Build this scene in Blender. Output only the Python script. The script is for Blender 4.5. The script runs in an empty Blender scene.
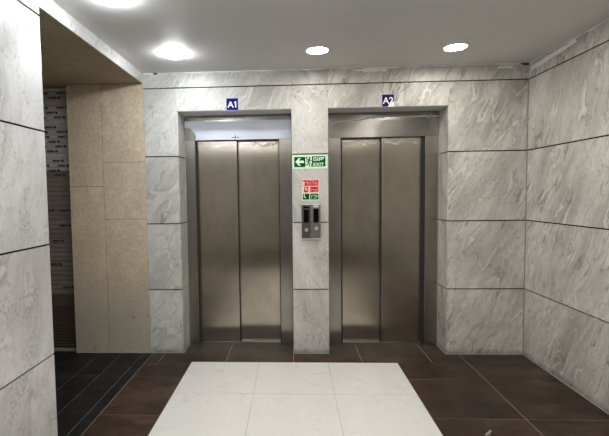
import bpy, bmesh, math, random
from mathutils import Vector, Matrix
random.seed(7)
sc = bpy.context.scene
COL = sc.collection

# ---------------------------------------------------------------- camera
R = Vector((0.9987868, 0.04741334, -0.01330031)).normalized()
F = Vector((-0.04810989, 0.99714795, -0.05814992)).normalized()
U = R.cross(F).normalized()
R = F.cross(U).normalized()
cd = bpy.data.cameras.new('camera')
cam = bpy.data.objects.new('camera', cd); COL.objects.link(cam)
m = Matrix((R, U, -F)).transposed().to_4x4(); m.translation = Vector((0, 0, 1.476))
cam.matrix_world = m
cd.sensor_width = 36; cd.lens = 25.4173; cd.shift_x = 0.05435; cd.shift_y = 0.00185; cd.clip_start = 0.02
sc.camera = cam

# ---------------------------------------------------------------- world and exposure
w = bpy.data.worlds.new('world'); sc.world = w; w.use_nodes = True
bg = w.node_tree.nodes['Background']
bg.inputs[0].default_value = (0.8, 0.85, 0.9, 1); bg.inputs[1].default_value = 0.05
sc.view_settings.view_transform = 'Standard'
sc.view_settings.look = 'None'
sc.view_settings.gamma = 1
sc.view_settings.use_curve_mapping = False
sc.view_settings.exposure = 0.06
COOL = ((0.93, 0.97, 1.0), 112.0)     # the round surface lamps of the left row
WARM = ((1.0, 0.95, 0.87), 112.0)     # the flush downlights of the other rows

# ---------------------------------------------------------------- room measures
XL, XR, YB, H = -1.338, 2.069, 3.906, 2.583
YP = 2.297          # end of the left wall
ZS = 2.495          # soffit of the side passage
YR = -3.0           # rear wall
ZJ = [0, .600, 1.215, 1.831, 2.445, H]
A1 = (-1.028, 0.003); A2 = (0.330, 1.385); ZO = 2.235; YF = 4.14

# ---------------------------------------------------------------- material helpers
class NT:
    def __init__(s, name):
        s.m = bpy.data.materials.new(name); s.m.use_nodes = True
        s.t = s.m.node_tree; s.n = s.t.nodes; s.b = s.n['Principled BSDF']
    def node(s, typ, **kw):
        n = s.n.new(typ)
        for k, v in kw.items(): setattr(n, k, v)
        return n
    def link(s, a, b): s.t.links.new(a, b)
    def set(s, n, **kw):
        for k, v in kw.items():
            k = k.replace('_', ' ')
            if hasattr(v, 'is_linked') or hasattr(v, 'links'): s.link(v, n.inputs[k])
            else: n.inputs[k].default_value = v
    def coord(s, kind='UV'): return s.node('ShaderNodeTexCoord').outputs[kind]
    def mapping(s, vec, scale=(1, 1, 1), rot=(0, 0, 0), loc=(0, 0, 0)):
        n = s.node('ShaderNodeMapping'); s.link(vec, n.inputs[0])
        n.inputs['Scale'].default_value = scale; n.inputs['Rotation'].default_value = rot; n.inputs['Location'].default_value = loc
        return n.outputs[0]
    def noise(s, vec, scale, detail=4, rough=.55, dist=0, col=False):
        n = s.node('ShaderNodeTexNoise'); s.link(vec, n.inputs['Vector'])
        s.set(n, Scale=scale, Detail=detail, Roughness=rough, Distortion=dist)
        return n.outputs['Color' if col else 'Fac']
    def ramp(s, fac, stops, interp='LINEAR'):
        n = s.node('ShaderNodeValToRGB'); s.link(fac, n.inputs[0]); cr = n.color_ramp; cr.interpolation = interp
        while len(cr.elements) < len(stops): cr.elements.new(.5)
        for e, (p, c) in zip(cr.elements, stops):
            e.position = p; e.color = (c, c, c, 1) if isinstance(c, (int, float)) else (*c, 1)
        return n.outputs[0]
    def mix(s, fac, a, b, mode='MIX'):
        n = s.node('ShaderNodeMix', data_type='RGBA', blend_type=mode)
        for i, v in ((0, fac), (6, a), (7, b)):
            if isinstance(v, (int, float)): n.inputs[i].default_value = v if i == 0 else (v, v, v, 1)
            elif isinstance(v, tuple): n.inputs[i].default_value = (*v, 1)
            else: s.link(v, n.inputs[i])
        return n.outputs[2]
    def math(s, op, a, b=0.0):
        n = s.node('ShaderNodeMath', operation=op)
        for i, v in enumerate((a, b)):
            if isinstance(v, (int, float)): n.inputs[i].default_value = v
            else: s.link(v, n.inputs[i])
        return n.outputs[0]
    def vadd(s, a, b, k=1.0):
        n = s.node('ShaderNodeVectorMath', operation='MULTIPLY_ADD')
        s.link(b, n.inputs[0]); n.inputs[1].default_value = (k, k, k); s.link(a, n.inputs[2])
        return n.outputs[0]
    def bump(s, h, strength=.2, dist=.01):
        n = s.node('ShaderNodeBump'); s.link(h, n.inputs['Height']); s.set(n, Strength=strength, Distance=dist)
        s.link(n.outputs[0], s.b.inputs['Normal'])

def flat(name, col, rough=.5, metal=0, spec=.5):
    t = NT(name); t.set(t.b, Base_Color=(*col, 1), Roughness=rough, Metallic=metal)
    t.b.inputs['Specular IOR Level'].default_value = spec
    return t.m

def marble(name, light, dark, vein=.5, lean=.5, stretch=.3, spots=.3, seed=0.0, freq=1.0):
    """veined facing stone; lean turns the veins away from upright (radians)"""
    t = NT(name)
    uv = t.mapping(t.coord('UV'), loc=(seed, seed * .7, 0))
    wv = t.vadd(uv, t.noise(uv, 1.3, 2, .5, 0, True), .26)
    wv = t.vadd(wv, t.noise(uv, 5, 3, .6, 0, True), .075)
    wv = t.vadd(wv, t.noise(uv, 24, 4, .65, 0, True), .024)
    st = t.mapping(t.mapping(wv, rot=(0, 0, lean)), scale=(freq, stretch * freq, 1))
    # cloudy bands
    a = t.noise(st, 3.2, 5, .55)
    base = t.ramp(a, [(.34, dark), (.50, tuple(.35 * d + .65 * l for d, l in zip(dark, light))), (.62, light)])
    # flow lines: contours of a smooth field, pale core with a darker rim
    b = t.noise(t.mapping(st, scale=(1, .6, 1)), 2.6, 2, .5)
    s1 = t.math('PINGPONG', t.math('MULTIPLY', b, 10.0), .5)
    mask = t.ramp(t.noise(uv, 1.9, 3), [(.40, .0), (.56, 1)])
    rim = t.math('MULTIPLY', t.ramp(s1, [(.07, 0), (.11, 1), (.15, .45), (.40, 0)]), mask)
    rough = t.noise(uv, 26, 4, .65)
    rim = t.math('MULTIPLY', rim, t.ramp(rough, [(.36, .25), (.60, 1)]))
    base = t.mix(t.math('MULTIPLY', rim, vein), base, tuple(d * .62 for d in dark))
    white = t.math('MULTIPLY', t.ramp(s1, [(0, 1), (.06, .8), (.10, 0)]), mask)
    base = t.mix(t.math('MULTIPLY', white, vein * .8), base, (.70, .69, .66))
    # a second, tighter family of broken flow lines and streaky mottling along them
    s3 = t.math('PINGPONG', t.math('MULTIPLY', a, 16.0), .5)
    fine = t.math('MULTIPLY', t.ramp(s3, [(0, 1), (.10, .4), (.22, 0)]), t.ramp(t.noise(uv, 11, 4, .65), [(.42, 0), (.62, 1)]))
    base = t.mix(t.math('MULTIPLY', fine, vein * .8), base, tuple(d * .66 for d in dark))
    strk = t.noise(t.mapping(st, scale=(1, .5, 1)), 24, 5, .7)
    base = t.mix(t.ramp(strk, [(.38, vein * .4), (.56, 0)]), base, tuple(d * .8 for d in dark))
    # thin dark cracks
    c = t.noise(t.mapping(st, loc=(3.3, 1.7, 0)), 2.9, 4, .55)
    s2 = t.math('PINGPONG', t.math('MULTIPLY', c, 6.0), .5)
    darkv = t.math('MULTIPLY', t.ramp(s2, [(0, 1), (.03, .7), (.08, 0)]), t.ramp(t.noise(uv, 2.6, 4), [(.48, 0), (.58, 1)]))
    base = t.mix(t.math('MULTIPLY', darkv, vein), base, (.20, .185, .16))
    # fine mottling, pores and worn specks
    base = t.mix(t.ramp(rough, [(.35, .22), (.6, 0)]), base, dark)
    sp = t.noise(t.mapping(uv, scale=(1, .75, 1)), 60, 3, .6)
    spm = t.ramp(t.noise(uv, 4.5, 3), [(.50, 0), (.64, 1)])
    spk = t.math('MULTIPLY', t.ramp(sp, [(.50, 0), (.60, 1)]), spm)
    base = t.mix(t.math('MULTIPLY', spk, spots), base, (.22, .205, .19))
    # grime just above the floor
    z = t.node('ShaderNodeSeparateXYZ'); t.link(t.coord('Object'), z.inputs[0])
    g = t.math('ADD', z.outputs[2], t.math('MULTIPLY', t.noise(uv, 14, 5, .7), .14))
    base = t.mix(t.ramp(g, [(.065, .7), (.125, 0)]), base, (.09, .09, .075))
    t.set(t.b, Base_Color=base, Roughness=t.ramp(a, [(.3, .38), (.7, .30)]))
    t.b.inputs['Specular IOR Level'].default_value = .3
    return t.m

M = {}
M['marble'] = marble('grey_veined_marble', (.66, .655, .63), (.42, .41, .385), .7, .60, .34)
M['marble_right'] = marble('flowing_grey_marble', (.67, .655, .615), (.38, .365, .33), .85, .42, .26, .35, 5.3, 1.15)
M['marble_side'] = marble('flowing_grey_marble_side', (.68, .665, .625), (.38, .365, .33), .95, -.42, .24, .25, 15.3, 1.1)
M['marble_white'] = marble('pale_marble', (.62, .62, .61), (.42, .41, .40), .5, .25, .33, .55, 9.1, .9)
M['marble_pillar'] = marble('pillar_marble', (.62, .61, .585), (.40, .385, .36), .45, -.35, .30, .7, 2.2)
M['grout'] = flat('dark_grout', (.018, .016, .014), .95, 0, .1)
M['caulk'] = flat('pale_caulk', (.24, .235, .21), .8)
M['plaster'] = flat('filler_plaster', (.82, .82, .78), .9)
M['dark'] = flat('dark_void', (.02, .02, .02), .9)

def ceiling_mat():
    t = NT('grey_painted_plaster'); o = t.coord('Object')
    n = t.noise(o, 1.3, 4); n2 = t.noise(o, 30, 4)
    t.set(t.b, Base_Color=t.ramp(n, [(.3, (.66, .655, .645)), (.7, (.72, .715, .705))]), Roughness=.6)
    t.b.inputs['Specular IOR Level'].default_value = .35
    t.bump(n2, .05, .004); return t.m
M['ceiling'] = ceiling_mat()

def stone_mat(name, a, b):
    t = NT(name); o = t.coord('Object')
    n = t.noise(o, 1.6, 5, .6); g = t.noise(o, 48, 4, .75)
    base = t.ramp(n, [(.35, a), (.68, b)])
    base = t.mix(t.ramp(t.noise(t.mapping(o, scale=(1, 1, .6), loc=(2, 0, 1)), 9, 6, .7), [(.42, .5), (.62, 0)]), base, tuple(x * .8 for x in a))
    base = t.mix(t.ramp(g, [(.40, .45), (.62, 0)]), base, tuple(x * .55 for x in a))
    z = t.node('ShaderNodeSeparateXYZ'); t.link(o, z.inputs[0])
    low = t.ramp(z.outputs[2], [(.35, .75), (.80, 0)])     # greyer, washed stone in the lowest part
    low = t.math('MULTIPLY', low, 1.0)
    base = t.mix(low, base, (.36, .33, .28))
    st = t.math('MULTIPLY', t.ramp(t.noise(o, 13, 3, .6), [(.66, 0), (.72, 1)]), t.ramp(z.outputs[2], [(.35, 1), (.6, 0)]))
    base = t.mix(t.math('MULTIPLY', st, .65), base, (.12, .11, .09))
    t.set(t.b, Base_Color=base, Roughness=.75); t.bump(g, .25, .004)
    return t.m
M['stone'] = stone_mat('beige_sandstone', (.59, .48, .345), (.73, .62, .475))
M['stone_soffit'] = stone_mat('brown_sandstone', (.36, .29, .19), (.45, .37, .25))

def floor_mat(name, a, b, c, rough=.3, sc1=3.0, spec=.4):
    t = NT(name); uv = t.coord('UV')
    wv = t.vadd(uv, t.noise(uv, 3, 3, .5, 0, True), .4)
    n = t.noise(t.mapping(wv, scale=(.6, 1.6, 1)), sc1, 8, .65)
    base = t.ramp(n, [(.36, a), (.5, b), (.66, c)])
    base = t.mix(t.ramp(t.noise(uv, 34, 5, .7), [(.40, .5), (.60, 0)]), base, tuple((.75 if a[0] < .3 else .95) * q for q in a))
    if name.startswith('brown'):      # pale dusty residue near the back wall
        z = t.node('ShaderNodeSeparateXYZ'); t.link(t.coord('Object'), z.inputs[0])
        d = t.math('ADD', z.outputs[1], t.math('MULTIPLY', t.noise(uv, 9, 5, .7), .22))
        base = t.mix(t.ramp(t.math('SUBTRACT', d, 3.5), [(.40, 0), (.60, .5)]), base, (.040, .040, .036))
    t.set(t.b, Base_Color=base, Roughness=t.ramp(t.noise(uv, 5, 4), [(.3, rough - .06), (.7, rough + .08)]))
    t.b.inputs['Specular IOR Level'].default_value = spec
    return t.m
M['floor_brown'] = floor_mat('brown_floor_tile', (.020, .012, .009), (.043, .023, .017), (.085, .052, .041), .38, 3, .25)
M['floor_black'] = floor_mat('black_floor_tile', (.006, .0065, .007), (.011, .0115, .012), (.024, .025, .026), .5, 3, .2)
M['floor_white'] = floor_mat('white_floor_tile', (.662, .652, .632), (.665, .655, .635), (.668, .658, .638), .30, 5)
M['floor_grout'] = flat('floor_grout', (.42, .36, .31), .8)
M['floor_grout_white'] = flat('grey_tile_joint', (.33, .32, .30), .8)

def steel(name, col, rough=.2, wavy=.04, streak=(1, 1, 60), metal=.96, aniso=0):
    t = NT(name); o = t.coord('Object')
    s = t.noise(t.mapping(o, scale=streak), 5, 5, .65)
    sm = t.noise(o, 3.5, 6, .65)
    sm2 = t.noise(t.mapping(o, scale=(2, 1, .7), loc=(4, 0, 2)), 6, 6, .65)
    base = t.mix(t.ramp(sm, [(.35, .0), (.65, .55)]), col, tuple(c * .68 for c in col))
    base = t.mix(t.ramp(s, [(.3, .30), (.6, 0)]), base, tuple(c * .6 for c in col))
    base = t.mix(t.ramp(sm2, [(.48, 0), (.78, .38)]), base, tuple(c * .6 for c in col))
    t.set(t.b, Base_Color=base, Metallic=metal, Roughness=t.ramp(sm2, [(.3, rough * .93), (.7, rough * 1.08)]))
    if aniso:      # brushed: reflections smear sideways and stay crisp in height
        tg = t.node('ShaderNodeTangent', direction_type='RADIAL', axis='Z')
        t.link(tg.outputs[0], t.b.inputs['Tangent']); t.b.inputs['Anisotropic'].default_value = aniso
    h = t.math('ADD', t.math('MULTIPLY', t.noise(t.mapping(o, scale=(.7, 1, 1.4)), 2.2, 2), 1.0), t.math('MULTIPLY', s, .006))
    t.bump(h, wavy, .05)
    return t.m
M['steel'] = steel('brushed_steel', (.53, .475, .39), .205, .006, aniso=.93, metal=1.0)
M['wavy_band'] = steel('lighter_steel_strip', (.58, .55, .50), .28, .12, (1, 1, 20), .8)
M['steel_jamb'] = steel('steel_frame', (.38, .355, .315), .25, .03, (60, 60, 1), aniso=.8)
M['steel_clean'] = flat('bright_steel', (.34, .33, .31), .3, 1)
M['steel_header'] = steel('film_covered_steel', (.36, .345, .32), .20, .15)
def film_mat():
    t = NT('bluish_protective_film'); o = t.coord('Object')
    n = t.noise(t.mapping(o, scale=(1, 1, 6)), 3, 4)
    z = t.node('ShaderNodeSeparateXYZ'); t.link(o, z.inputs[0])
    t.set(t.b, Base_Color=t.ramp(n, [(.35, (.62, .66, .78)), (.65, (.74, .77, .87))]), Roughness=.35)
    t.bump(n, .2, .01); return t.m
M['film'] = film_mat()
M['glint_metal'] = steel('pale_glint_metal', (.97, .97, .93), .40, .05, (4, 1, 1), 1.0, .95)  # near-white metal for the reflected lamp line on the header
M['navy'] = flat('navy_vinyl', (.010, .003, .12), .6, 0, .1)
M['navy_dark'] = flat('dark_navy_vinyl', (.014, .008, .07), .6, 0, .1)
M['white'] = flat('white_vinyl', (.80, .80, .82), .5)
M['lilac'] = flat('lilac_vinyl_edge', (.50, .46, .72), .5)
M['green'] = flat('green_sign_ink', (.001, .075, .016), .7, 0, .05)
M['palegreen'] = flat('photoluminescent_sheet', (.60, .82, .58), .5)
M['glyphgreen'] = flat('pale_green_ink', (.68, .92, .70), .5)
M['red'] = flat('red_sign_ink', (.55, .015, .018), .7, 0, .05)
M['pink'] = flat('pale_sign_sheet', (.82, .62, .57), .5)
M['blackglass'] = flat('black_display_glass', (.003, .003, .004), .4, 0, .04)
M['button_ring'] = flat('button_ring', (.55, .54, .52), .3, 1)
M['button'] = flat('button_cap', (.62, .62, .60), .35)
M['print_black'] = flat('black_print', (.02, .02, .02), .6)
M['brown_slat'] = flat('dark_brown_slat', (.075, .055, .042), .55)
def emit(name, col, s):
    t = NT(name); t.set(t.b, Base_Color=(.8, .8, .8, 1), Emission_Color=(*col, 1), Emission_Strength=s); return t.m
M['lamp_cool'] = emit('cool_lit_diffuser', *COOL)
M['lamp_warm'] = emit('warm_lit_diffuser', *WARM)
M['lamp_trim'] = flat('white_lamp_trim', (.75, .75, .73), .5)
def slat_mat(name, a, b):
    t = NT(name); o = t.coord('Object')
    n = t.noise(t.mapping(o, scale=(1, 1, 4)), 5, 4)
    t.set(t.b, Base_Color=t.ramp(n, [(.3, a), (.7, b)]), Roughness=.45)
    return t.m
M['slat'] = slat_mat('filmed_shutter_slat', (.36, .345, .335), (.46, .445, .43))
M['slat_dim'] = slat_mat('dim_shutter_slat', (.15, .125, .11), (.20, .17, .15))  # browner copy for the lower slats, with the fading light put into its colour

# ---------------------------------------------------------------- mesh helpers
def box(bm, x0, x1, y0, y1, z0, z1, mat=0, bevel=0):
    vs = [bm.verts.new((x, y, z)) for x in (x0, x1) for y in (y0, y1) for z in (z0, z1)]
    idx = [(0, 1, 3, 2), (4, 6, 7, 5), (0, 4, 5, 1), (2, 3, 7, 6), (0, 2, 6, 4), (1, 5, 7, 3)]
    fs = []
    for f in idx:
        fc = bm.faces.new([vs[i] for i in f]); fc.material_index = mat; fs.append(fc)
    if bevel:
        es = {e for f in fs for e in f.edges}
        r = bmesh.ops.bevel(bm, geom=list(es), offset=bevel, segments=2, affect='EDGES', profile=.5)
        for f in r['faces']: f.material_index = mat
    return fs

def tile(bm, axis, at, sgn, u0, u1, z0, z1, mat=0, th=.010, off=None):
    """a facing tile: axis 'y' lies in a plane y=at, axis 'x' in x=at, 'z' in z=at; sgn = outward side"""
    uvl = bm.loops.layers.uv.verify()
    a, b = (at, at - sgn * th) if sgn < 0 else (at - th, at)
    lo, hi = min(a, b), max(a, b)
    if axis == 'y': fs = box(bm, u0, u1, lo, hi, z0, z1, mat)
    elif axis == 'x': fs = box(bm, lo, hi, u0, u1, z0, z1, mat)
    else: fs = box(bm, u0, u1, z0, z1, lo, hi, mat)
    if off is None: off = (random.uniform(0, 40), random.uniform(0, 40))
    for f in fs:
        for l in f.loops:
            c = l.vert.co
            p = {'y': (c.x, c.z), 'x': (c.y, c.z), 'z': (c.x, c.y)}[axis]
            l[uvl].uv = (p[0] + off[0], p[1] + off[1])

def obj(name, bm, mats, parent=None, smooth=False, **props):
    bmesh.ops.recalc_face_normals(bm, faces=bm.faces)
    me = bpy.data.meshes.new(name); bm.to_mesh(me); bm.free()
    for mt in (mats if isinstance(mats, (list, tuple)) else [mats]): me.materials.append(M[mt])
    if smooth:
        for p in me.polygons: p.use_smooth = True
    o = bpy.data.objects.new(name, me); COL.objects.link(o)
    if parent: o.parent = parent; o.matrix_parent_inverse = Matrix.Translation(-parent.location)
    for k, v in props.items(): o[k] = v
    return o
def struct(name, bm, mats): return obj(name, bm, mats, kind='structure')
def thing(name, label, cat, loc=(0, 0, 0), group=None):
    o = bpy.data.objects.new(name, None); COL.objects.link(o); o.location = loc; o.empty_display_size = .1
    o['label'] = label; o['category'] = cat
    if group: o['group'] = group
    return o
def cyl(bm, c, r, h, axis='z', n=32, mat=0, r2=None):
    rot = {'z': Matrix.Identity(4), 'y': Matrix.Rotation(math.pi / 2, 4, 'X'), 'x': Matrix.Rotation(math.pi / 2, 4, 'Y')}[axis]
    old = set(bm.faces)
    bmesh.ops.create_cone(bm, cap_ends=True, segments=n, radius1=r, radius2=r if r2 is None else r2, depth=h, matrix=Matrix.Translation(c) @ rot)
    for f in set(bm.faces) - old: f.material_index = mat
def plate(bm, pts, y0, y1, mat=0):
    """a polygon given in (x, z), extruded from y0 (front) to y1 (back)"""
    a = [bm.verts.new((x, y0, z)) for x, z in pts]; b = [bm.verts.new((x, y1, z)) for x, z in pts]
    n = len(pts)
    for f in [a, b[::-1]] + [[a[i], b[i], b[(i + 1) % n], a[(i + 1) % n]] for i in range(n)]:
        bm.faces.new(f).material_index = mat
def stroke(bm, pts, wd, y0, y1, mat=0):
    for (ax, az), (bx, bz) in zip(pts, pts[1:]):
        d = Vector((bx - ax, bz - az)); L = d.length
        if L < 1e-6: continue
        d /= L; n = Vector((-d.y, d.x)) * wd / 2; e = d * wd * .3
        plate(bm, [(ax - e.x + n.x, az - e.y + n.y), (bx + e.x + n.x, bz + e.y + n.y), (bx + e.x - n.x, bz + e.y - n.y), (ax - e.x - n.x, az - e.y - n.y)], y0, y1, mat)
def text_bm(bm, s, cx, cz, hgt, y, depth=.0008, bold=.0, sx=1.0, mat=0):
    cu = bpy.data.curves.new('lettering', 'FONT'); cu.body = s; cu.size = 1; cu.offset = bold; cu.extrude = .5; cu.resolution_u = 4
    o = bpy.data.objects.new('lettering', cu); COL.objects.link(o)
    dg = bpy.context.evaluated_depsgraph_get(); dg.update()
    me = bpy.data.meshes.new_from_object(o.evaluated_get(dg))
    xs = [v.co.x for v in me.vertices]; zs = [v.co.y for v in me.vertices]
    mx, mz, hh = (min(xs) + max(xs)) / 2, (min(zs) + max(zs)) / 2, max(zs) - min(zs)
    k = hgt / hh
    old = set(bm.verts); oldf = set(bm.faces); bm.from_mesh(me)
    for v in set(bm.verts) - old:
        x, z, e = v.co
        v.co = (cx + (x - mx) * k * sx, y - depth * (.5 + e), cz + (z - mz) * k)
    for f in set(bm.faces) - oldf: f.material_index = mat
    bpy.data.objects.remove(o); bpy.data.meshes.remove(me); bpy.data.curves.remove(cu)

G = .0050   # half a horizontal joint
V = .0008   # half a vertical hairline joint

# ================================================================ FLOOR
bm = bmesh.new()
T = .010
box(bm, -4.2, XR + .1, YR - .1, 4.6, -.08, -.0015, 3)
x0t, S = -.9008, .6
YW = 3.697
def ftile(xa, xb, ya, yb, mat, g=.0012):
    if xb - xa < .012 or yb - ya < .012: return
    tile(bm, 'z', 0, 1, xa + g, xb - g, ya + g, yb - g, mat)
xe = -1.32
# white carpet of tiles, three across
for i in range(3):
    for j in range(6):
        ftile(x0t + i * S, x0t + (i + 1) * S, YW - (j + 1) * S, YW - j * S, 1, .0018)
box(bm, x0t, x0t + 3 * S, YW - 6 * S, YW, -.002, -.0010, 4)
# brown row under the lifts (joints half a tile off)
xs = [xe, -1.2, -.6, 0, .6, 1.2, 1.5, XR]
for a, b in zip(xs, xs[1:]):
    ya = YW
    yb = 4.3 if True else YB
    if b <= -1.19: yb = YB
    ftile(a, b, ya, yb, 0, .0020)
# brown fields left and right of the white
def field(xa, xb):
    rows = [YW, 3.3746]
    while rows[-1] > YR: rows.append(rows[-1] - S)
    for p, q in zip(rows, rows[1:]): ftile(xa, xb, max(q, YR), p, 0, .0020)
field(xe, x0t)
field(x0t + 3 * S, 1.5); field(1.5, XR)
yy = YW - 6 * S
while yy > YR:
    for i in range(3): ftile(x0t + i * S, x0t + (i + 1) * S, max(yy - S, YR), yy, 0)
    yy -= S
# black planks of the side passage
xs = [xe, -1.408, -1.608, -1.810, -2.015, -2.22, -2.42, -2.62, -2.82, -3.02, -3.22, -3.42, -3.62, -3.82, -4.1]
for k, (b, a) in enumerate(zip(xs, xs[1:])):
    st = [2.70, 2.996, 3.427, 3.16, 2.85, 3.3, 3.0, 3.4, 2.9, 3.2, 2.8, 3.1, 3.3, 3.0][k]
    ys = [YB + .06]
    y = st
    while y < YB - .7: y += .745
    while y > (2.2 if a < XL else YR): ys.append(y); y -= .745
    ys.append(2.2 if a < XL else YR)
    for q, p in zip(ys[1:], ys): ftile(a, b, q, p, 2, .0013)
struct('floor', bm, ['floor_brown', 'floor_white', 'floor_black', 'floor_grout', 'floor_grout_white'])

# ================================================================ CEILING
bm = bmesh.new()
box(bm, XL - .2, XR + .15, YR - .15, YB + .15, H, H + .12)
struct('ceiling', bm, 'ceiling')
bm = bmesh.new()   # soffit of the side passage, in two stone slabs with the joint between
box(bm, -4.1, XL - .013, YP, YB + .25, ZS + .006, ZS + .05, 1)
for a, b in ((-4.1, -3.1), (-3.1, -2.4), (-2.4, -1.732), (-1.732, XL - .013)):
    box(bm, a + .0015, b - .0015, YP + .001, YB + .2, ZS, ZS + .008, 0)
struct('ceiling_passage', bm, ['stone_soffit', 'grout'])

# ================================================================ BACK WALL
bm = bmesh.new()
TH = .010
def backtiles(xa, xb, za, zb, m=0, joints=(), off=None):
    xsx = [xa] + [j for j in joints if xa < j < xb] + [xb]
    zz = [za] + [z for z in ZJ if za + .01 < z < zb - .01] + [zb]
    for p, q in zip(xsx, xsx[1:]):
        for a, b in zip(zz, zz[1:]):
            tile(bm, 'y', YB, -1, p + (V if p != xa else 0), q - (V if q != xb else 0), a + (G if a > 0 else 0), b - (G if b < H else 0), m, TH)
backtiles(XL, A1[0] - .008, 0, H, 0)
backtiles(A1[0] - .008, A1[1], ZO, H, 0)
backtiles(A1[1] + V, A2[0] - V, 0, H, 4)
backtiles(A2[0], A2[1] + .008, ZO, H, 2, (1.0,))
backtiles(A2[1] + .008, XR, 0, H, 2)
# tiles lining the two recesses
for (a, b) in (A1, A2):
    for p, q in zip(ZJ, ZJ[1:]):
        q = min(q, ZO)
        if p >= q: continue
        lo, hi = p + (G if p else 0), q - (G if q < ZO else 0)
        tile(bm, 'x', a, 1, YB + .004, YF + .02, lo, hi, 0 if a < 0 else 4, TH)
        tile(bm, 'x', b, -1, YB + .004, YF + .02, lo, hi, 4 if b < .5 else 2, TH)
    tile(bm, 'z', ZO, -1, a, b, YB + .004, YF + .02, 3, TH)
# masonry behind the tiles
y1 = YB + TH - .001
box(bm, XL, A1[0] - TH + .001, y1, 4.5, 0, H, 1)
box(bm, A1[1] + TH - .001, A2[0] - TH + .001, y1, 4.5, 0, H, 1)
box(bm, A2[1] + TH - .001, XR + .12, y1, 4.5, 0, H, 1)
for (a, b) in (A1, A2): box(bm, a - .02, b + .02, y1, 4.5, ZO + TH - .001, H, 1)
box(bm, XL, XR + .12, 4.5, 4.6, 0, H, 1)
wall_back = struct('wall_back', bm, ['marble', 'grout', 'marble_right', 'ceiling', 'marble_pillar'])

# stone wall of the passage, in line with the back wall
bm = bmesh.new()
XS = -2.056
g = .0016
for a, b, zz in ((XS, -1.733, (0, 1.568, ZS)), (-1.733, XL, (0, 1.262, 1.787, ZS))):
    for p, q in zip(zz, zz[1:]): box(bm, a + (g if a > XS else 0), b - g, YB, YB + .03, p + (g if p else 0), q - g, 0)
box(bm, XS + .001, XL - .001, YB + .006, YB + .25, 0, ZS, 1)
struct('wall_passage_back', bm, ['stone', 'grout'])

# ================================================================ RIGHT WALL
bm = bmesh.new()
ys = [YB, 2.70, 1.50, .30, -.9, -2.1, YR]
for q, p in zip(ys, ys[1:]):
    for a, b in zip(ZJ, ZJ[1:]):
        tile(bm, 'x', XR, -1, p + V, q - (V if q < YB else 0), a + (G if a else 0), b - (G if b < H else 0), 0, TH)
box(bm, XR + TH - .001, XR + .12, YR, YB + TH, 0, H, 1)
wall_right = struct('wall_right', bm, ['marble_side', 'grout'])

# ================================================================ LEFT WALL, with the fascia over the passage
bm = bmesh.new()
ys = [YP, 1.10, -.1, -1.3, -2.5, YR]
for q, p in zip(ys, ys[1:]):
    for a, b in zip(ZJ, ZJ[1:]):
        tile(bm, 'x', XL, 1, p + V, q - (V if q < YP else 0), a + (G if a else 0), b - (G if b < H else 0), 0, TH)
for p, q in ((YP + V, 3.1), (3.1 + V, YB)):
    tile(bm, 'x', XL, 1, p, q, ZS - .002, H, 2, TH)
for a, b in zip(ZJ, ZJ[1:-1] + [ZS]):
    tile(bm, 'y', YP, 1, XL - .20, XL - TH, a + (G if a else 0), b - G, 0, TH)
box(bm, XL - .22, XL - TH + .001, YR, YP - TH, 0, H, 1)
box(bm, XL - .22, XL - TH + .001, YP - TH, YB, ZS + .052, H, 1)
wall_left = struct('wall_left', bm, ['marble_white', 'grout', 'marble'])
bm = bmesh.new()
box(bm, -4.2, XL - .22, YP - .15, YP, 0, ZS + .05)
box(bm, -4.2, -4.1, YP, YB + .25, 0, ZS + .05)
struct('wall_passage_front', bm, 'stone')

# ================================================================ REAR WALL (behind the viewpoint)
bm = bmesh.new()
for p, q in ((XL, -.2), (-.2, .94), (.94, XR)):
    for a, b in zip(ZJ, ZJ[1:]):
        tile(bm, 'y', YR, 1, p + V, q - V, a + (G if a else 0), b - (G if b < H else 0), 0, TH)
box(bm, XL - .2, XR + .12, YR - .12, YR - TH + .001, 0, H, 1)
struct('wall_rear', bm, ['marble', 'grout'])

# ================================================================ caulk lines and filler on the walls
bm = bmesh.new()
def wedge(bm, p, q, nx, ny, s=.004):
    """a small triangular fillet along the floor from p to q, (nx, ny) points into the room"""
    a = [bm.verts.new((*c, z)) for c, z in ((p, 0), ((p[0] + nx * s, p[1] + ny * s), 0), (p, s))]
    b = [bm.verts.new((*c, z)) for c, z in ((q, 0), ((q[0] + nx * s, q[1] + ny * s), 0), (q, s))]
    bm.faces.new(a); bm.faces.new(b[::-1])
    for i in range(3): bm.faces.new([a[i], b[i], b[(i + 1) % 3], a[(i + 1) % 3]])
wedge(bm, (XL, YB), (A1[0], YB), 0, -1)
wedge(bm, (A1[1], YB), (A2[0], YB), 0, -1)
wedge(bm, (A2[1], YB), (XR, YB), 0, -1, .004)
wedge(bm, (XR, YR), (XR, YB), -1, 0, .005)
wedge(bm, (XS, YB), (XL, YB), 0, -1, .005)
wedge(bm, (A2[1], YB), (A2[1], YF), -1, 0, .006)
wedge(bm, (A1[0], YB), (A1[0], YF), 1, 0, .006)
struct('trim_1', bm, 'caulk')
bm = bmesh.new()   # upright caulk bead in the right-hand corner
plate(bm, [(XR - .006, .0), (XR, .0), (XR, ZJ[4]), (XR - .006, ZJ[4])], YB - .005, YB, 0)
struct('trim_2', bm, 'caulk')
bm = bmesh.new()   # mastic where the steel frames meet the stone
box(bm, A1[0], A1[0] + .007, YF - .004, YF + .002, 0, 1.99)
box(bm, A2[1] - .008, A2[1], YF - .004, YF + .002, 0, 1.99)
struct('trim_3', bm, 'caulk')

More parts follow.
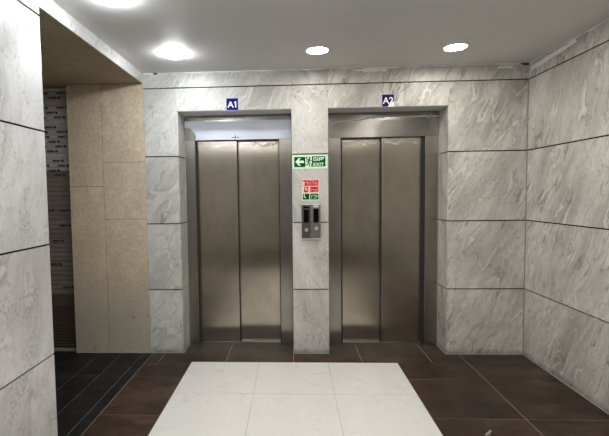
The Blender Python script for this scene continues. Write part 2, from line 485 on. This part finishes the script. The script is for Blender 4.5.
def ragged(pts, n=10, amp=.006):
    out = []
    for (ax, az), (bx, bz) in zip(pts, pts[1:] + pts[:1]):
        for k in range(n):
            t = k / n; out.append((ax + (bx - ax) * t + random.uniform(-amp, amp), az + (bz - az) * t + random.uniform(-amp, amp)))
    return out
bm = bmesh.new()
plate(bm, ragged([(1.80, 2.540), (1.93, 2.543), (1.935, 2.566), (1.81, 2.562)], 6, .003), YB - .0015, YB, 0)
obj('filler_patch', bm, 'plaster', wall_back)
bm = bmesh.new()
plate(bm, ragged([(.60, 2.548), (.84, 2.544), (.86, 2.572), (.55, 2.570)], 8, .006), YB - .0015, YB, 0)
obj('filler_patch', bm, 'plaster', wall_back)
bm = bmesh.new()
n = 60    # uneven filler seam between wall and ceiling
top = [(XL + (XR - XL) * i / n, H) for i in range(n + 1)]
bot = [(x, H - random.choice((.002, .004, .007, .011)) - random.uniform(0, .003)) for x, z in reversed(top)]
plate(bm, top + bot, YB - .001, YB, 0)
obj('filler_seam', bm, 'plaster', wall_back)
def side_plate(bm, pts):
    a = [bm.verts.new((XR - .0015, y, z)) for y, z in pts]; b = [bm.verts.new((XR, y, z)) for y, z in pts]
    k = len(pts); bm.faces.new(a); bm.faces.new(b[::-1])
    for i in range(k): bm.faces.new([a[i], b[i], b[(i + 1) % k], a[(i + 1) % k]])
bm = bmesh.new()
side_plate(bm, ragged([(3.88, 2.505), (3.28, 2.545), (3.30, 2.574), (3.87, 2.550)], 9, .005))
obj('filler_patch', bm, 'plaster', wall_right)
bm = bmesh.new()
n = 80
top = [(YR + (YB - YR) * i / n, H) for i in range(n + 1)]
bot = [(y, H - random.choice((.001, .003, .006, .010)) - random.uniform(0, .003)) for y, z in reversed(top)]
side_plate(bm, top + bot)
obj('filler_seam', bm, 'plaster', wall_right)
bm = bmesh.new()   # broken bit at the left corner of the ceiling
plate(bm, [(-1.245, H - .001), (-1.20, H - .001), (-1.205, H - .012), (-1.222, H - .018), (-1.24, H - .010)], YB - .004, YB, 0)
obj('broken_edge', bm, 'print_black', wall_back)
bm = bmesh.new()
plate(bm, [(1.995, H - .001), (2.068, H - .001), (2.066, H - .014), (2.04, H - .020), (2.01, H - .012)], YB - .004, YB, 0)
obj('broken_edge', bm, 'print_black', wall_back)

# ================================================================ LIFTS
def lift(x0, x1, jl, jr, mid, front_left, label):
    """x0..x1 the opening; jl, jr the inner edges of the frame; mid the meeting line of the leaves"""
    t = thing('elevator', label, 'elevator', ((x0 + x1) / 2, YF, 0))
    e = .0015
    for a, b in ((x0 + e, jl), (jr, x1 - e)):
        bm = bmesh.new(); box(bm, a, b, YF, YF + .15, 0, 2.0, 0, .0015); obj('frame_jamb', bm, 'steel_jamb', t)
    bm = bmesh.new(); box(bm, x0 + e, x1 - e, YF, YF + .15, 2.0005, ZO - .001, 0, .0015); hd = obj('header', bm, 'steel_header', t)
    yl, yr = (4.20, 4.238) if front_left else (4.238, 4.20)
    ov = .012
    zl = .008
    for k, (a, b, y) in enumerate(((jl + .001, mid + (0 if not front_left else 0), yl), (mid + .003, jr - .001, yr))):
        if (k == 0) != front_left:      # the rear leaf runs on behind the front one
            if k == 0: b += .03
            else: a -= .03
        bm = bmesh.new(); box(bm, a, b, y, y + .028, zl, 1.999, 0, .002)
        obj('door_panel', bm, 'steel', t)
    # dark strips standing in for gap shadow, at the closing edge and along the frame
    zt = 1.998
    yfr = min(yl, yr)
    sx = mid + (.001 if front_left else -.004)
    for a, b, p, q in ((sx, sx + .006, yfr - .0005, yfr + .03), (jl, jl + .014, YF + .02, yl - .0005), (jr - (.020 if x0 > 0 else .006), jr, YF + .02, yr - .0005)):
        bm = bmesh.new(); box(bm, a, b, p, q, zl, zt); obj('gap_shade', bm, 'dark', t)
    # lighter wavy band along the top of each leaf
    for k, (a, b, y) in enumerate(((jl + .003, mid - .004, yl), (mid + .012, jr - .003, yr))):
        nn = 14; ph = random.uniform(0, 6); wv = [(a + (b - a) * i / nn, 1.945 + .010 * math.sin(ph + i * .8) + .006 * math.sin(2 * ph + i * 1.9) + (.02 if i in (0, nn) else 0)) for i in range(nn + 1)]
        up = [(x, z + .030 + .008 * math.sin(i * 1.3)) for i, (x, z) in enumerate(wv)][::-1]
        bm = bmesh.new(); plate(bm, wv + up, y - .0008, y + .0002); obj('wavy_band', bm, 'wavy_band', t)
    bm = bmesh.new(); box(bm, jl + .001, jr - .001, 4.188, YF + .15, .0005, .006)
    for gy in (4.192, 4.232): box(bm, jl + .001, jr - .001, gy, gy + .004, .005, .0075)
    obj('sill', bm, 'steel_clean', t)
    bm = bmesh.new(); box(bm, x0 + .011, x1 - .011, 4.30, 4.33, 0, ZO - .002); obj('shaft_lining', bm, 'dark', t)
    return t, hd
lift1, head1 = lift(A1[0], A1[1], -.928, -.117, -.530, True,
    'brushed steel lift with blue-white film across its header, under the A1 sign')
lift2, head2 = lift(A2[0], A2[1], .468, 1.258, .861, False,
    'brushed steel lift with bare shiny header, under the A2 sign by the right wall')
# protective film on the first header, peeled at its lower left corner
bm = bmesh.new()
plate(bm, [(-1.024, 2.183), (-1.024, 2.118), (-1.005, 2.126), (-.978, 2.126), (-.958, 2.105), (-.922, 2.062), (-.915, 2.040), (-.918, 2.012), (-.93, 2.003),
           (-.70, 2.003), (-.50, 2.001), (-.30, 2.003), (.0005, 2.001), (.0005, 2.176), (-.30, 2.181), (-.62, 2.179)], YF - .002, YF, 0)
fl = obj('protective_film', bm, 'film', lift1, label='bluish white protective film')
bm = bmesh.new()   # pen mark by the middle of the film
stroke(bm, [(-.570, 2.020), (-.530, 2.026), (-.500, 2.020)], .005, YF - .003, YF - .002)
stroke(bm, [(-.538, 2.045), (-.534, 2.022), (-.541, 2.003)], .005, YF - .003, YF - .002)
obj('pen_mark', bm, 'print_black', fl)
# added bead of whitened metal, standing for the wavy lamp reflection on the second header
def ribbon(name, pts, hgt, bul, mats, parent, y):
    bm = bmesh.new(); prof = [(-.5, 0), (-.35, .8), (0, 1), (.35, .8), (.5, 0)]; rows = []
    for x, z, k in pts: rows.append([bm.verts.new((x, y - bul * d, z + hgt * k * s)) for s, d in prof])
    for r0, r1 in zip(rows, rows[1:]):
        for i in range(4): bm.faces.new([r0[i], r1[i], r1[i + 1], r0[i + 1]])
        bm.faces.new([r0[0], r0[4], r1[4], r1[0]])
    bm.faces.new(rows[0]); bm.faces.new(rows[-1][::-1])
    return obj(name, bm, mats, parent, smooth=True)
pts = [(.335, 2.140, .7), (.40, 2.146, 1), (.47, 2.156, 1), (.55, 2.158, .8), (.62, 2.163, 1), (.72, 2.176, 1.1), (.82, 2.188, 1.3), (.90, 2.190, 1), (1.0, 2.188, .9),
       (1.10, 2.186, .9), (1.20, 2.187, 1), (1.27, 2.190, 1), (1.285, 2.175, .9), (1.30, 2.192, .8), (1.34, 2.184, .9), (1.38, 2.182, .7)]
ribbon('header_glint', pts, .017, .009, 'glint_metal', lift2, YF)

# ================================================================ SIGNS
def sq_sign(cx, cz, s, mat, txt, label, torn=False):
    t = thing('lift_number_sign', label, 'sign', (cx, YB, cz - s / 2))
    bm = bmesh.new(); box(bm, cx - s / 2 - .004, cx + s / 2 + .004, YB - .0015, YB, cz - s / 2 - .004, cz + s / 2 + .004); obj('backing', bm, 'lilac', t)
    bm = bmesh.new(); box(bm, cx - s / 2, cx + s / 2, YB - .0025, YB - .0014, cz - s / 2, cz + s / 2); obj('sticker', bm, mat, t)
    bm = bmesh.new()
    if txt == 'A1':
        text_bm(bm, 'A', cx - .014, cz - .002, .056, YB - .0025, .0008, .02, 1.05)
        plate(bm, [(cx + .026, cz - .030), (cx + .026, cz + .014), (cx + .017, cz + .008), (cx + .017, cz + .017), (cx + .028, cz + .026), (cx + .037, cz + .026), (cx + .037, cz - .030)], YB - .0033, YB - .0025)
    else: text_bm(bm, txt, cx, cz, .058, YB - .0025, .0008, .02, 1.0)
    obj('lettering', bm, 'white', t)
    if torn:
        bm = bmesh.new()
        plate(bm, [(cx + .055, cz - .055), (cx + .055, cz - .008), (cx + .046, cz - .012), (cx + .03, cz - .006), (cx + .018, cz - .022), (cx + .004, cz - .040), (cx - .004, cz - .055)], YB - .0048, YB - .0034)
        obj('torn_corner', bm, 'white', t)
sq_sign(-.528, 2.288, .104, 'navy', 'A1', 'small navy square sign reading A1 above the left lift')
sq_sign(.859, 2.289, .104, 'navy_dark', 'A2', 'small navy square sign reading A2 with torn white corner', True)

# exit sign
t = thing('exit_sign', 'green and pale exit sign with left arrow and running figure', 'sign', (.166, YB, 1.700))
y = YB
bm = bmesh.new(); box(bm, .008, .322, y - .002, y, 1.700, 1.823); obj('backing', bm, 'palegreen', t)
bm = bmesh.new()
box(bm, .024, .124, y - .003, y - .0019, 1.716, 1.806); box(bm, .184, .305, y - .003, y - .0019, 1.718, 1.810)
obj('green_panel', bm, 'green', t)
bm = bmesh.new()
cz = 1.762
plate(bm, [(.034, cz), (.066, cz + .034), (.082, cz + .034), (.066, cz + .011), (.112, cz + .011), (.112, cz - .011), (.066, cz - .011), (.082, cz - .034), (.066, cz - .034)], y - .0038, y - .0029)
obj('arrow', bm, 'glyphgreen', t)
bm = bmesh.new()   # running figure on the pale middle field, framed by the door's green edge
yy0, yy1 = y - .003, y - .0019
cyl(bm, (.164, y - .0024, 1.797), .008, .0012, 'y', 16)
stroke(bm, [(.160, 1.784), (.152, 1.760)], .015, yy0, yy1)
stroke(bm, [(.152, 1.760), (.166, 1.745), (.160, 1.722)], .008, yy0, yy1)
stroke(bm, [(.152, 1.758), (.146, 1.738), (.130, 1.732)], .008, yy0, yy1)
stroke(bm, [(.160, 1.782), (.172, 1.768), (.180, 1.772)], .006, yy0, yy1)
stroke(bm, [(.158, 1.784), (.142, 1.780), (.135, 1.766)], .006, yy0, yy1)
box(bm, .130, .138, yy0, yy1, 1.785, 1.806); box(bm, .130, .150, yy0, yy1, 1.799, 1.806); box(bm, .176, .182, yy0, yy1, 1.716, 1.745)
obj('running_figure', bm, 'green', t)
bm = bmesh.new()
text_bm(bm, 'EXIT', .244, 1.737, .030, y - .003, .0008, .02, 1.15)
# upper line in another script
ya, yb = y - .0038, y - .0029
stroke(bm, [(.226, 1.798), (.200, 1.798), (.200, 1.772), (.222, 1.772), (.222, 1.785), (.208, 1.785)], .006, ya, yb)
stroke(bm, [(.236, 1.799), (.236, 1.768)], .007, ya, yb)
stroke(bm, [(.250, 1.768), (.250, 1.797), (.270, 1.797), (.272, 1.784), (.252, 1.784)], .006, ya, yb)
stroke(bm, [(.276, 1.796), (.292, 1.800), (.288, 1.790), (.276, 1.784), (.270, 1.774)], .006, ya, yb)
obj('lettering', bm, 'glyphgreen', t)

# emergency notice below it: red rows and a green row
t = thing('emergency_notice', 'small red and green emergency notice below the exit sign', 'sign', (.168, YB, 1.392))
bm = bmesh.new(); box(bm, .092, .246, y - .002, y, 1.484, 1.608, 0); box(bm, .092, .246, y - .002, y, 1.412, 1.484, 1)
obj('backing', bm, ['pink', 'palegreen'], t)
bm = bmesh.new()
box(bm, .099, .240, y - .003, y - .0019, 1.546, 1.600)
box(bm, .110, .150, y - .003, y - .0019, 1.488, 1.538); box(bm, .166, .240, y - .003, y - .0019, 1.488, 1.538)
obj('red_panel', bm, 'red', t)
bm = bmesh.new()
box(bm, .099, .157, y - .003, y - .0019, 1.422, 1.475); box(bm, .165, .240, y - .003, y - .0019, 1.422, 1.475)
obj('green_panel', bm, 'green', t)
def scribble(bm, xa, xb, z, h):
    x = xa
    while x < xb:
        wd = random.uniform(.004, .009)
        if random.random() < .8: box(bm, x, min(x + wd, xb), y - .0036, y - .0029, z, z + h * random.uniform(.6, 1))
        x += wd + .003
bm = bmesh.new()
box(bm, .101, .116, y - .0036, y - .0029, 1.55, 1.585)
obj('fire_icon', bm, 'pink', t); bm = bmesh.new()
stroke(bm, [(.118, 1.532), (.126, 1.505), (.134, 1.530), (.140, 1.500)], .006, y - .0036, y - .0029)
obj('alarm_icon', bm, 'pink', t); bm = bmesh.new()
for z in (1.588, 1.574, 1.560): scribble(bm, .125, .236, z, .007)
obj('red_row_print', bm, 'pink', t); bm = bmesh.new()
for z in (1.522, 1.508, 1.495): scribble(bm, .172, .235, z, .006)
obj('red_row_print', bm, 'pink', t)
bm = bmesh.new()
stroke(bm, [(.112, 1.468), (.112, 1.448), (.124, 1.438)], .008, y - .0036, y - .0029)
obj('phone_icon', bm, 'glyphgreen', t); bm = bmesh.new()
for z in (1.458, 1.445, 1.432): scribble(bm, .174, .234, z, .006)
obj('green_row_print', bm, 'glyphgreen', t)

# ================================================================ CALL PANELS
def call_panel(xa, xb, za, zb, disp, btn, label, m, style):
    t = thing('call_panel', label, 'call panel', ((xa + xb) / 2, YB, za), 'lift call panels on the pillar')
    f = YB - .014
    bm = bmesh.new(); box(bm, xa, xb, f, YB, za, zb, 0, .002); obj('face_plate', bm, m, t)
    for p, q in ((zb - .012, zb - .002), (za + .001, za + .007)):
        bm = bmesh.new(); box(bm, xa + .001, xb - .001, f - .002, f + .002, p, q); obj('end_cap', bm, 'button', t)
    bm = bmesh.new(); box(bm, *disp[:2], f - .0015, f + .002, *disp[2:], 0, .0008); obj('display', bm, 'blackglass', t)
    bm = bmesh.new(); cyl(bm, (btn[0], f - .002, btn[1]), .017, .005, 'y', 32); b = obj('button_ring', bm, 'button_ring', t)
    bm = bmesh.new(); cyl(bm, (btn[0], f - .0045, btn[1]), .011, .004, 'y', 24); b2 = obj('call_button', bm, 'button', t)
    bm = bmesh.new()
    if style: plate(bm, [(btn[0] - .006, btn[1] - .004), (btn[0] + .006, btn[1] - .004), (btn[0], btn[1] + .006)], f - .0070, f - .0064)
    else: plate(bm, [(btn[0] - .006, btn[1] + .004), (btn[0] + .006, btn[1] + .004), (btn[0], btn[1] - .006)], f - .0070, f - .0064)
    obj('arrow_mark', bm, 'print_black', b2)
    bm = bmesh.new()   # lamp and dots of the small sticker above the display
    box(bm, disp[0], disp[1], f - .0008, f + .001, disp[3] + .012, disp[3] + .028)
    obj('indicator_strip', bm, 'button' if not style else 'blackglass', t)
M['panel_dark'] = steel('scuffed_panel_steel', (.20, .195, .18), .28, .02)
M['panel_light'] = steel('clean_panel_steel', (.46, .44, .40), .26, .02)
call_panel(.087, .1690, 1.062, 1.386, (.104, .152, 1.214, 1.332), (.129, 1.148),
    'darker scuffed steel call panel nearer the A1 lift, with black display', 'panel_dark', True)
call_panel(.1745, .2565, 1.062, 1.386, (.192, .240, 1.214, 1.340), (.218, 1.160),
    'brighter steel call panel nearer the A2 lift, with black display', 'panel_light', False)

# ================================================================ ROLLER SHUTTER in the passage
t = thing('roller_shutter', 'grey roller shutter with black-printed film beyond the beige stone wall', 'shutter', (-2.9, YB + .06, 0))
ysh = YB + .052
bm = bmesh.new()
z = .545
XA, XB = -3.75, XS + .03
while z < ZS - .01:
    z2 = min(z + .0445, ZS - .005)
    # each slat bulges forward: a six-sided profile
    prof = [(0, z), (-.005, z + .004), (-.0075, z + .020), (-.006, z2 - .006), (0, z2 - .001), (.006, z2 - .003), (.006, z)]
    a = [bm.verts.new((XA, ysh + p, q)) for p, q in prof]; b = [bm.verts.new((XB, ysh + p, q)) for p, q in prof]
    bm.faces.new(a); bm.faces.new(b[::-1])
    for i in range(7): bm.faces.new([a[i], b[i], b[(i + 1) % 7], a[(i + 1) % 7]])
    z += .0445
curtain = obj('slat_curtain', bm, ['slat', 'slat_dim'], t)
for p in curtain.data.polygons:
    if p.center.z < 1.72: p.material_index = 1
bm = bmesh.new()
z = .045
while z < .43:
    box(bm, XA, XB, ysh - .008, ysh + .004, z, z + .017, 0, .002); z += .0285
box(bm, XA, XB, ysh + .004, ysh + .010, .02, .54)
box(bm, XA, XB, ysh - .010, ysh + .006, .435, .53)
obj('louvre_panel', bm, 'brown_slat', t)
bm = bmesh.new(); box(bm, XA, XB, YB + .03, YB + .075, 0, .024, 0, .002); obj('bottom_rail', bm, 'caulk', t)
bm = bmesh.new()   # printed words and marks of the film
def mark(x, z, big):
    yq = ysh - .0095
    if big: plate(bm, [(x - .016, z - .002), (x - .012, z + .010), (x + .002, z + .012), (x + .014, z + .006), (x + .012, z - .006), (x + .004, z - .014), (x - .002, z - .004)], yq, yq + .004)
    xx = x - .03
    for k in range(6):
        hh = random.uniform(.012, .016)
        stroke(bm, [(xx, z - hh / 2), (xx + .002, z + hh / 2), (xx - .006, z + hh / 2 - .003)], .0062, yq, yq + .004)
        xx -= .0115
k = 0
for i in range(18):
    zz = 2.435 - i * .0445
    if i in (2, 6, 13): continue
    base = XB - .055 - [0, .07, .02, .0, .10, .03, .06, .12, .01, .0, .09, .03, .11, .02, .06, .01, .10, .05][i]
    for j in range(5):
        mark(base - j * .19, zz, True)
for zz, x in ((1.345, -2.26), (1.345, -2.09), (1.205, -2.10), (1.060, -2.17), (.838, -2.20), (.617, -2.09)):
    for j in range(4): mark(x - j * .33, zz, True)
obj('film_print', bm, 'print_black', curtain)
bm = bmesh.new()
for xx in (XA - .04, ): box(bm, xx, xx + .05, ysh - .03, ysh + .03, 0, ZS - .001)
obj('guide_rail', bm, 'steel_clean', t)

# ================================================================ DOWNLIGHTS
def downlight(x, y, dome, label, group=None):
    t = thing('downlight', label, 'ceiling light', (x, y, H), group)
    r = .082
    bm = bmesh.new()   # trim ring
    n = 40; prof = [(r, -.001), (r, -.006), (r + .006, -.007), (r + .014, -.0005), (r + .014, 0)]
    rows = [[bm.verts.new((x + a * math.cos(k * 2 * math.pi / n), y + a * math.sin(k * 2 * math.pi / n), H + b)) for a, b in prof] for k in range(n)]
    for k in range(n):
        for i in range(4): bm.faces.new([rows[k][i], rows[k][i + 1], rows[(k + 1) % n][i + 1], rows[(k + 1) % n][i]])
    if dome: bm.free()
    else: obj('trim_ring', bm, 'lamp_trim', t, smooth=True)
    bm = bmesh.new()   # diffuser: flush disc or shallow dome
    dz = .038 if dome else .004
    if dome: r = .09
    prof = [(r * math.cos(a), -dz * math.sin(a) - .001) for a in [i * math.pi / 2 / 6 for i in range(7)]]
    rings = [[bm.verts.new((x + a * math.cos(k * 2 * math.pi / n), y + a * math.sin(k * 2 * math.pi / n), H + b)) for k in range(n)] for a, b in prof[:-1]]
    tip = bm.verts.new((x, y, H + prof[-1][1]))
    for p, q in zip(rings, rings[1:]):
        for k in range(n): bm.faces.new([p[k], p[(k + 1) % n], q[(k + 1) % n], q[k]])
    for k in range(n): bm.faces.new([rings[-1][k], rings[-1][(k + 1) % n], tip])
    obj('diffuser', bm, 'lamp_cool' if dome else 'lamp_warm', t, smooth=True)
downlight(-.905, 3.385, True, 'bright cool round ceiling light with wide glow, above the A1 lift corner')
downlight(-.983, 2.405, True, 'cool round ceiling light cut by the top edge of the picture, above the left wall')
downlight(.210, 3.410, False, 'warm round downlight between the two lifts, above the pillar')
downlight(1.265, 3.430, False, 'warm round downlight above the A2 lift, nearest the right wall')
for yy_ in (2.40, 1.15, -.1, -1.4):  # lamps out of view, added for their light; they continue the visible rows
    for xx_ in (-.95, .21, 1.265):
        if yy_ == 2.40 and xx_ < 0: continue
        downlight(xx_, yy_, xx_ < 0, 'unseen round ceiling light added to light the lobby', 'added ceiling lights out of view')

# ================================================================ small debris
bm = bmesh.new()
for pts in ([(1.150, 2.578), (1.178, 2.612), (1.186, 2.606), (1.162, 2.575)], [(1.176, 2.585), (1.188, 2.620), (1.210, 2.640), (1.214, 2.628), (1.190, 2.600), (1.186, 2.580)]):
    a = [bm.verts.new((x, y_, .0006)) for x, y_ in pts]; b = [bm.verts.new((x, y_, .003)) for x, y_ in pts]
    k = len(pts); bm.faces.new(a); bm.faces.new(b[::-1])
    for i in range(k): bm.faces.new([a[i], b[i], b[(i + 1) % k], a[(i + 1) % k]])
obj('paper_scrap', bm, 'caulk', label='tiny pale torn scrap on the brown floor right of the white tiles', category='scrap')
